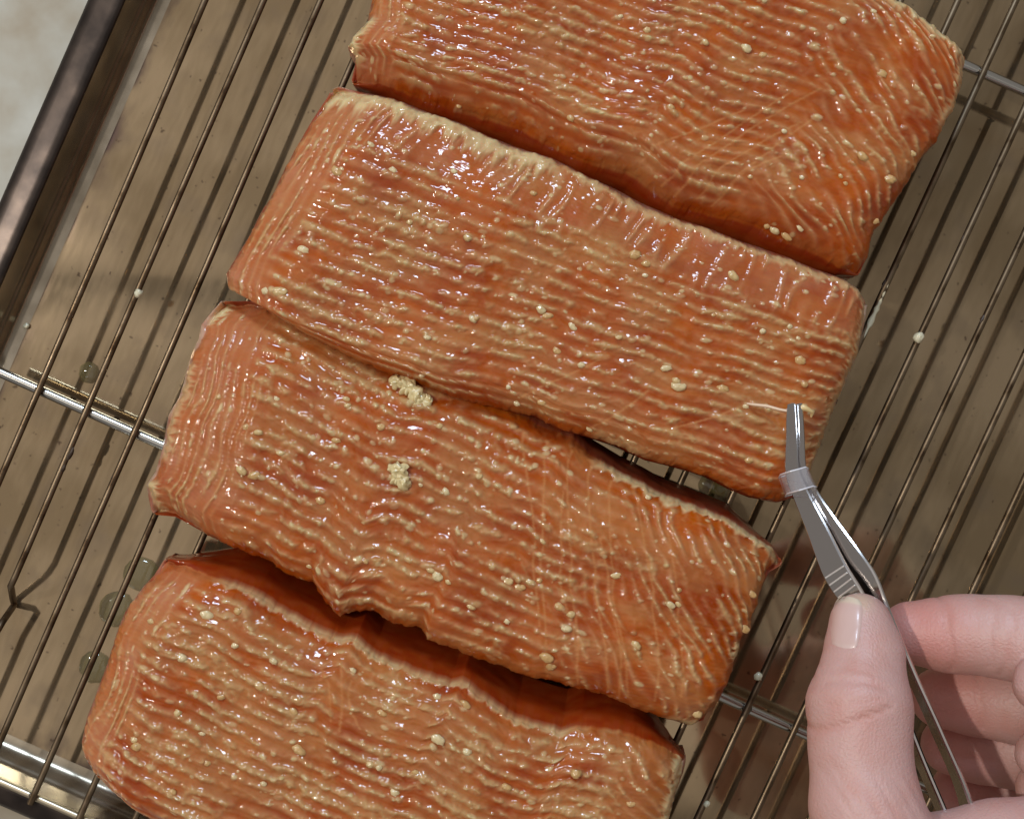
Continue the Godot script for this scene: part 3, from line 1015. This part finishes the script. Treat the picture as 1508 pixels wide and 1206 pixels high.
func make_bone():
	var org := P(1160, 605, 27)
	var o := thing("pin_bone", org, "thin pale fish bone gripped by the tip of the tweezers", "fish bone")
	var m := mat(Color(0.82, 0.60, 0.42), 0.35)
	m.clearcoat_enabled = true
	m.clearcoat = 0.6
	var pts := PackedVector3Array()
	var rad := PackedFloat32Array()
	for q in [[1098, 594, 24.0, 0.2], [1112, 596, 25.6, 0.34], [1130, 598, 27.0, 0.36], [1148, 603, 28.4, 0.32], [1164, 606, 29.6, 0.30], [1178, 604, 30.4, 0.30], [1186, 601, 30.6, 0.4]]:
		pts.append(P(q[0], q[1], q[2]) - org)
		rad.append(q[3] * 0.001)
	part("bone", tube(pts, rad, 8), m, o)
	var fl := mat(Color(0.80, 0.58, 0.26), 0.3)
	fl.clearcoat_enabled = true
	pts = PackedVector3Array()
	rad = PackedFloat32Array()
	for q in [[1177, 602, 30.6, 0.5], [1183, 600, 31.2, 0.85], [1188, 602, 31.0, 0.6], [1193, 605, 30.6, 0.5], [1197, 606, 30.2, 0.5], [1196, 610, 29.6, 0.35], [1195, 614, 29.2, 0.2]]:
		pts.append(P(q[0], q[1], q[2]) - org)
		rad.append(q[3] * 0.001)
	part("flesh_shred", tube(pts, rad, 8), fl, o)

# ---------------------------------------------------------------- hand
var strip_face := []
var bones := []           # [a, b, ra, rb, finger]
var creases := []         # [list of Vector3, depth, width]

func Pm(px: float, py: float, h: float) -> Vector3:
	return P(px, py, h) * 1000.0

func chain(rows: Array, finger: int):
	for i in rows.size() - 1:
		var a: Array = rows[i]
		var b: Array = rows[i + 1]
		bones.append([Pm(a[0], a[1], a[2]), Pm(b[0], b[1], b[2]), float(a[3]), float(b[3]), finger])

func setup_hand():
	# picture position, height, radius of each joint
	chain([[1268, 919, 57, 6.1], [1273, 965, 59, 7.2], [1266, 1040, 63, 9.5], [1267, 1105, 65, 9.1], [1276, 1190, 68, 10.0], [1310, 1310, 72, 13.5], [1390, 1480, 70, 19.0]], 0)
	chain([[1344, 932, 47, 6.5], [1400, 934, 49, 7.2], [1440, 934, 51, 7.3], [1492, 940, 54, 7.9], [1590, 955, 60, 9.2], [1720, 1130, 72, 11.5]], 1)
	chain([[1386, 1028, 37, 6.4], [1440, 1030, 39, 7.2], [1500, 1036, 43, 7.9], [1610, 1050, 50, 8.6], [1730, 1190, 62, 11.5]], 2)
	chain([[1400, 1098, 29, 6.3], [1445, 1101, 31, 7.2], [1500, 1104, 35, 7.9], [1610, 1130, 42, 8.4], [1730, 1250, 54, 11.5]], 3)
	chain([[1410, 1164, 21, 5.7], [1450, 1166, 23, 6.4], [1510, 1170, 27, 6.8], [1610, 1200, 34, 7.5], [1720, 1310, 46, 10.5]], 4)
	# the folded parts of the fingers that come towards the lens at the right edge
	chain([[1536, 1008, 66, 5.5], [1560, 1010, 62, 7.0], [1640, 1060, 64, 9.0]], 6)
	chain([[1536, 1112, 58, 5.2], [1565, 1120, 54, 6.5], [1650, 1150, 58, 8.0]], 7)
	chain([[1532, 1160, 54, 4.6], [1560, 1180, 54, 6.5], [1650, 1210, 60, 8.0]], 8)
	# palm, web of the thumb, wrist
	chain([[1400, 1275, 68, 9.5], [1480, 1266, 69, 10.0], [1600, 1270, 70, 13.0], [1730, 1220, 70, 15.0]], 5)
	chain([[1390, 1480, 70, 19.0], [1640, 1400, 62, 22.0], [1740, 1260, 62, 16.0]], 5)
	chain([[1540, 1460, 64, 24.0], [1700, 1800, 66, 25.0]], 5)
	creases = [
		[[Pm(1200, 1030, 70), Pm(1220, 1017, 72), Pm(1245, 1010, 73), Pm(1277, 1008, 73), Pm(1310, 1016, 71)], 0.42, 0.55],
		[[Pm(1205, 1084, 71), Pm(1245, 1071, 73), Pm(1277, 1055, 73), Pm(1310, 1038, 71)], 0.50, 0.6],
		[[Pm(1228, 1045, 73), Pm(1262, 1036, 73), Pm(1296, 1030, 72)], 0.22, 0.5],
		[[Pm(1215, 1000, 70), Pm(1250, 990, 71), Pm(1285, 992, 70)], 0.16, 0.5],
		[[Pm(1398, 885, 54), Pm(1401, 930, 58), Pm(1404, 985, 54)], 0.55, 0.7],
		[[Pm(1470, 890, 58), Pm(1462, 935, 61), Pm(1458, 980, 58)], 0.25, 0.6],
		[[Pm(1494, 900, 60), Pm(1490, 950, 62), Pm(1480, 995, 60)], 0.35, 0.6],
		[[Pm(1440, 990, 44), Pm(1442, 1030, 46), Pm(1440, 1065, 43)], 0.35, 0.6],
	]
	var rng := RandomNumberGenerator.new()
	rng.seed = 9
	# fine folds below the thumb's knuckle
	for k in 16:
		var x := 1215.0 + k * 8.5
		var y := 1112.0 + rng.randf() * 30.0 + k * 2.0
		creases.append([[Pm(x, y, 74), Pm(x + 14, y + 24, 76), Pm(x + 34, y + 50 + rng.randf() * 20, 77)], 0.14, 0.45])

func seg_xz(p: Vector3, a: Vector3, b: Vector3) -> float:
	var d := Vector2(b.x - a.x, b.z - a.z)
	var q := Vector2(p.x - a.x, p.z - a.z)
	var t := clampf(q.dot(d) / maxf(d.length_squared(), 1e-6), 0, 1)
	return (q - d * t).length()

func hand_sdf(p: Vector3) -> float:
	var f := PackedFloat32Array([99.0, 99.0, 99.0, 99.0, 99.0, 99.0, 99.0, 99.0, 99.0])
	for b in bones:
		var a: Vector3 = b[0]
		var ba: Vector3 = b[1] - a
		var pa := p - a
		var t := clampf(pa.dot(ba) / ba.length_squared(), 0.0, 1.0)
		var d := (pa - ba * t).length() - lerpf(b[2], b[3], t)
		var g: int = b[4]
		var cur := f[g]
		var h := maxf(3.0 - absf(cur - d), 0.0) / 3.0
		f[g] = minf(cur, d) - h * h * 3.0 * 0.25
	var palm := f[5]
	var best := 99.0
	for g in 9:
		if g == 5: continue
		var h := maxf(4.0 - absf(palm - f[g]), 0.0) / 4.0
		var d := minf(palm, f[g]) - h * h
		var h2 := maxf(0.7 - absf(best - d), 0.0) / 0.7
		best = minf(best, d) - h2 * h2 * 0.175
	return best

func crease_at(p: Vector3) -> float:
	var c := 0.0
	for cr in creases:
		var pts: Array = cr[0]
		var first: Vector3 = pts[0]
		if absf(p.y - first.y) > 12.0 or absf(p.x - first.x) > 22.0 or absf(p.z - first.z) > 22.0:
			continue
		var d := 99.0
		for i in pts.size() - 1:
			d = minf(d, seg_xz(p, pts[i], pts[i + 1]))
		c += 0.62 * float(cr[1]) * exp(-d * d / (float(cr[2]) * float(cr[2])))
	return c

func compute_hand():
	var lo := Pm(1165, 850, 100)
	lo = Vector3(48.0, 4.0, 30.0)
	var hi := Vector3(140.0, 92.0, 150.0)
	var cell := 0.8
	var bs := 5                                             # block of cells
	var nb := Vector3i(((hi - lo) / (cell * bs)).ceil())
	var dim := nb * bs + Vector3i.ONE
	var sx := 1
	var sy := dim.x
	var sz := dim.x * dim.y
	var field := PackedFloat32Array()
	field.resize(dim.x * dim.y * dim.z)
	field.fill(9.0)
	var blocks := []
	var half := cell * bs * 0.5
	for bz in nb.z:
		for by in nb.y:
			for bx in nb.x:
				var c := lo + Vector3(bx, by, bz) * (cell * bs) + Vector3.ONE * half
				if absf(hand_sdf(c)) > half * 1.75 + 1.2:
					continue
				blocks.append(Vector3i(bx, by, bz))
				for z in bs + 1:
					for y in bs + 1:
						for x in bs + 1:
							var g := Vector3i(bx * bs + x, by * bs + y, bz * bs + z)
							var at := g.x + g.y * sy + g.z * sz
							if field[at] != 9.0:
								continue
							var p := lo + Vector3(g) * cell
							var d := hand_sdf(p)
							if absf(d) < 2.0:
								d += crease_at(p)
							field[at] = d
	# surface nets
	var v := PackedVector3Array()
	var vert := {}
	var idx := PackedInt32Array()
	var corner := [0, sx, sy, sx + sy, sz, sx + sz, sy + sz, sx + sy + sz]
	var offs := [Vector3(0, 0, 0), Vector3(1, 0, 0), Vector3(0, 1, 0), Vector3(1, 1, 0), Vector3(0, 0, 1), Vector3(1, 0, 1), Vector3(0, 1, 1), Vector3(1, 1, 1)]
	var edges := [[0, 1], [2, 3], [4, 5], [6, 7], [0, 2], [1, 3], [4, 6], [5, 7], [0, 4], [1, 5], [2, 6], [3, 7]]
	for b in blocks:
		for z in bs:
			for y in bs:
				for x in bs:
					var g := Vector3i(b.x * bs + x, b.y * bs + y, b.z * bs + z)
					var at := g.x + g.y * sy + g.z * sz
					var mask := 0
					for c in 8:
						if field[at + corner[c]] < 0.0: mask |= 1 << c
					if mask == 0 or mask == 255: continue
					var s := Vector3.ZERO
					var k := 0
					for e in edges:
						var fa := field[at + corner[e[0]]]
						var fb := field[at + corner[e[1]]]
						if (fa < 0.0) != (fb < 0.0):
							s += offs[e[0]].lerp(offs[e[1]], fa / (fa - fb))
							k += 1
					vert[at] = v.size()
					v.append(lo + (Vector3(g) + s / k) * cell)
	for at in vert:
		var f0 := field[at]
		for ax in 3:
			var d: int = [sx, sy, sz][ax]
			var d1: int = [sy, sz, sx][ax]
			var d2: int = [sz, sx, sy][ax]
			var f1 := field[at + d]
			if (f0 < 0.0) == (f1 < 0.0): continue
			if not (vert.has(at - d1) and vert.has(at - d2) and vert.has(at - d1 - d2)): continue
			var a: int = vert[at]
			var b: int = vert[at - d1]
			var c: int = vert[at - d1 - d2]
			var e: int = vert[at - d2]
			if f0 < 0.0:
				idx.append_array([a, c, b, a, e, c])
			else:
				idx.append_array([a, b, c, a, c, e])
	var n := PackedVector3Array()
	n.resize(v.size())
	var col := PackedColorArray()
	col.resize(v.size())
	var blot := noise(0.12, 5, 3)
	for i in v.size():
		var p := v[i]
		var e := 0.35
		var g := Vector3(
			hand_sdf(p + Vector3(e, 0, 0)) + crease_at(p + Vector3(e, 0, 0)) - hand_sdf(p - Vector3(e, 0, 0)) - crease_at(p - Vector3(e, 0, 0)),
			hand_sdf(p + Vector3(0, e, 0)) - hand_sdf(p - Vector3(0, e, 0)),
			hand_sdf(p + Vector3(0, 0, e)) + crease_at(p + Vector3(0, 0, e)) - hand_sdf(p - Vector3(0, 0, e)) - crease_at(p - Vector3(0, 0, e)))
		n[i] = g.normalized()
		# pinker fingertips and creases, paler on the thumb's back
		var t := blot.get_noise_3dv(p)
		var c := Color(0.60, 0.355, 0.315)
		var ft := 0.0
		for q in [Pm(1350, 935, 50), Pm(1395, 1030, 38), Pm(1405, 1102, 30), Pm(1412, 1166, 22)]:
			ft = maxf(ft, smooth(16.0, 4.0, p.distance_to(q)))
		c = c.lerp(Color(0.60, 0.23, 0.19), 0.75 * ft)
		c = c.lerp(Color(0.56, 0.26, 0.21), clampf(0.5 * crease_at(p) / 0.5 + 0.8 * t, 0, 0.65))
		c = c.lerp(Color(0.57, 0.28, 0.235), 0.45 * smooth(9.0, 2.0, p.distance_to(Pm(1262, 1050, 72))))
		c = c.lerp(Color(0.64, 0.47, 0.33), 0.6 * smooth(5.0, 1.5, p.distance_to(Pm(1262, 880, 60))))
		col[i] = c
		v[i] = p * 0.001
	results[results.size() - 1] = {"v": v, "n": n, "idx": idx, "col": col}

func make_hand():
	var d: Dictionary = results[results.size() - 1]
	var skin := mat(Color.WHITE, 0.46)
	skin.vertex_color_use_as_albedo = true
	skin.subsurf_scatter_enabled = true
	skin.subsurf_scatter_strength = 0.10
	skin.heightmap_enabled = true
	skin.heightmap_texture = noise_tex(0.045, 61, 512, Color.BLACK, Color.WHITE, 4)
	skin.heightmap_scale = 0.013
	skin.uv1_triplanar = true
	skin.uv1_scale = Vector3(58, 58, 58)
	var org := P(1300, 1050, 0)
	var vv: PackedVector3Array = d.v
	for i in vv.size(): vv[i] -= org
	var o := part("hand", mesh_from(vv, d.n, d.idx, d.col), skin, self, org)
	tag(o, "bare hand at lower right pinching the tweezers between thumb and forefinger", "hand")
	# thumbnail: a curved plate laid on the thumb's back
	var nail := mat(Color(0.66, 0.44, 0.39), 0.34)
	nail.clearcoat_enabled = true
	nail.clearcoat = 0.25
	nail.clearcoat_roughness = 0.15
	var nu := 18
	var nv := 22
	var v := PackedVector3Array()
	var idx := PackedInt32Array()
	var col := PackedColorArray()
	nail.vertex_color_use_as_albedo = true
	nail.albedo_color = Color.WHITE
	for j in nv + 1:
		var t := float(j) / nv
		for i in nu + 1:
			var s := float(i) / nu
			var wide := 23.5 * pow(1.0 - pow(absf(t - 0.52) * 1.72, 4.0), 0.5)
			var px := lerpf(1252.0, 1244.0, t) + (s * 2.0 - 1.0) * wide
			var py := lerpf(878.0, 958.0, t) + 5.0 * (s - 0.5) + (3.0 * pow(s * 2 - 1, 2.0) if t < 0.5 else -4.0 * pow(s * 2 - 1, 2.0))
			# fall along the line of sight until the skin is met
			var h := 76.0
			var p := Pm(px, py, h)
			for k in 60:
				p = Pm(px, py, h)
				var sd := hand_sdf(p)
				if sd < 0.05 or h < 50.0: break
				h -= maxf(sd * 0.8, 0.03)
			var lift := 0.40 - 0.75 * pow(maxf(absf(s * 2 - 1), absf(t * 2 - 1) if t > 0.5 else 0.0), 6.0)
			if t < 0.12: lift += 0.1
			v.append((p + Vector3(-0.25, 0.97, 0.0) * lift) * 0.001 - org)
			col.append(Color(0.66, 0.45, 0.40).lerp(Color(0.74, 0.62, 0.48), smooth(0.16, 0.06, t)).lerp(Color(0.70, 0.53, 0.48), smooth(0.85, 0.95, t) * 0.6))
	for j in nv:
		for i in nu:
			var a := j * (nu + 1) + i
			idx.append_array([a, a + 1, a + nu + 1, a + 1, a + nu + 2, a + nu + 1])
	part("thumbnail", mesh_from(v, soft_normals(v, idx), idx, col), nail, o)

# ---------------------------------------------------------------- drops and crumbs
func dome(rx: float, rz: float, h: float, seed_: int) -> ArrayMesh:
	var v := PackedVector3Array([Vector3(0, h, 0)])
	var idx := PackedInt32Array()
	var ns := noise(0.9, seed_, 2)
	var segs := 28
	var rings := 7
	for r in range(1, rings + 1):
		var f := float(r) / rings
		for s in segs:
			var a := TAU * s / segs
			var w := 1.0 + 0.10 * ns.get_noise_2d(cos(a) * 1.5, sin(a) * 1.5)
			v.append(Vector3(cos(a) * rx * f * w, h * sqrt(maxf(0.0, 1.0 - f * f)), sin(a) * rz * f * w))
	for s in segs:
		idx.append_array([0, 1 + (s), 1 + (s + 1) % segs])
	for r in rings - 1:
		for s in segs:
			var a := 1 + r * segs + s
			var b := 1 + r * segs + (s + 1) % segs
			idx.append_array([a, a + segs, b, b, a + segs, b + segs])
	var n := soft_normals(v, idx)
	if n[0].y < 0:
		for i in n.size(): n[i] = -n[i]
	return mesh_from(v, n, idx)

func make_drops():
	var wet := StandardMaterial3D.new()
	wet.albedo_color = Color(0.47, 0.43, 0.27, 0.45)
	wet.transparency = BaseMaterial3D.TRANSPARENCY_ALPHA
	wet.roughness = 0.06
	var g := "drops of juice on the baking sheet"
	for q in [[207, 845, 27, 25, "juice drop on the tray at the upper left corner of the bottom fillet"], [172, 897, 27, 26, "middle juice drop on the tray along the left edge of the bottom fillet"], [139, 983, 23, 24, "lowest juice drop on the tray beside the left edge of the bottom fillet"], [130, 549, 15, 16, "faint juice drop on the tray by the left crossbar"], [1052, 716, 24, 22, "dark juice drop on the tray seen in the gap by the tweezers"]]:
		var p := P(q[0], q[1], PAN_Y + 0.35)
		var k := (EYE - PAN_Y) / FOCAL * 0.001
		var o := part("juice_drop", dome(q[2] * k, q[3] * k, 0.0011, q[0]), wet, self, p)
		tag(o, q[4], "drop", g)
	var pm: StandardMaterial3D = paste_mats[2].duplicate()
	pm.albedo_color = Color(0.74, 0.64, 0.44).linear_to_srgb()
	var rows := [
		[203, 432, 1.0, 1.15, "white paste drop on the second wire from the left"],
		[1353, 497, 1.0, 1.5, "whitish paste drop on the wire right of the second fillet"],
		[1117, 996, 1.0, 1.2, "paste drop on the wire left of the thumb, above the crossbar"],
		[1041, 1184, 0.9, 0.9, "small paste smear on the wire right of the bottom fillet"],
		[38, 480, PAN_Y + 0.6, 0.85, "small white paste drop on the tray near its left wall"],
	]
	for q in rows:
		var p := P(q[0], q[1], q[2])
		var o := part("paste_drop", lumps[int(q[0]) % 6], pm, self, p)
		var r: float = q[3] * 0.00082
		o.scale = Vector3(r, r * 0.8, r * 1.15)
		o.rotation.y = -0.4
		tag(o, q[4], "drop", "drops of paste on the rack and tray")
	# paste dragged along one wire
	var pts := PackedVector3Array()
	var rad := PackedFloat32Array()
	var ns := noise(0.3, 3)
	for i in 19:
		var y := lerpf(405.0, 505.0, i / 18.0)
		pts.append(P(wire_px(14, y) + 3.0, y, 0.55))
		rad.append(0.00045 * (1.0 + 0.6 * ns.get_noise_1d(i * 3.0)) * (1.6 if i > 8 else 1.0) * sin(PI * (i + 0.6) / 19.2))
	var org := pts[9]
	for i in pts.size(): pts[i] -= org
	var sm := part("paste_smear", tube(pts, rad, 8), pm, self, org)
	tag(sm, "milky paste smear along the wire touching the second fillet's right end", "smear")
	# loose crumbs lying on the fish
	var soft_lumps := []
	for k in 4: soft_lumps.append(lump_mesh(900 + k, 0.75, 12, 18))
	var yc: StandardMaterial3D = paste_mats[0].duplicate()
	yc.albedo_color = Color(0.75, 0.56, 0.27).linear_to_srgb()
	for q in [["large pale yellow crumb standing on the third fillet", [[588, 692, 24.2, 1.9], [584, 704, 24.0, 1.7], [595, 709, 24.0, 1.8], [579, 690, 23.8, 1.2]]], ["yellow paste clump bridging the second and third fillets", [[586, 562, 20.5, 1.8], [600, 570, 20.5, 2.2], [614, 580, 20.6, 2.2], [622, 592, 20.6, 1.9], [608, 598, 20.4, 1.9], [630, 588, 20.4, 1.3]]]]:
		var first: Array = q[1][0]
		var at := P(first[0], first[1], first[2])
		var o := thing("paste_crumb", at, q[0], "crumb")
		var i := 0
		for c in q[1]:
			var b := part("crumb_piece", soft_lumps[i % 4], yc, o, P(c[0], c[1], c[2]) - at)
			var r: float = c[3] * 0.001
			b.scale = Vector3(r * 1.0, r * 0.55, r * 0.85)
			b.rotation = Vector3(0.12 * i, 1.1 * i, 0.1 * i)
			i += 1
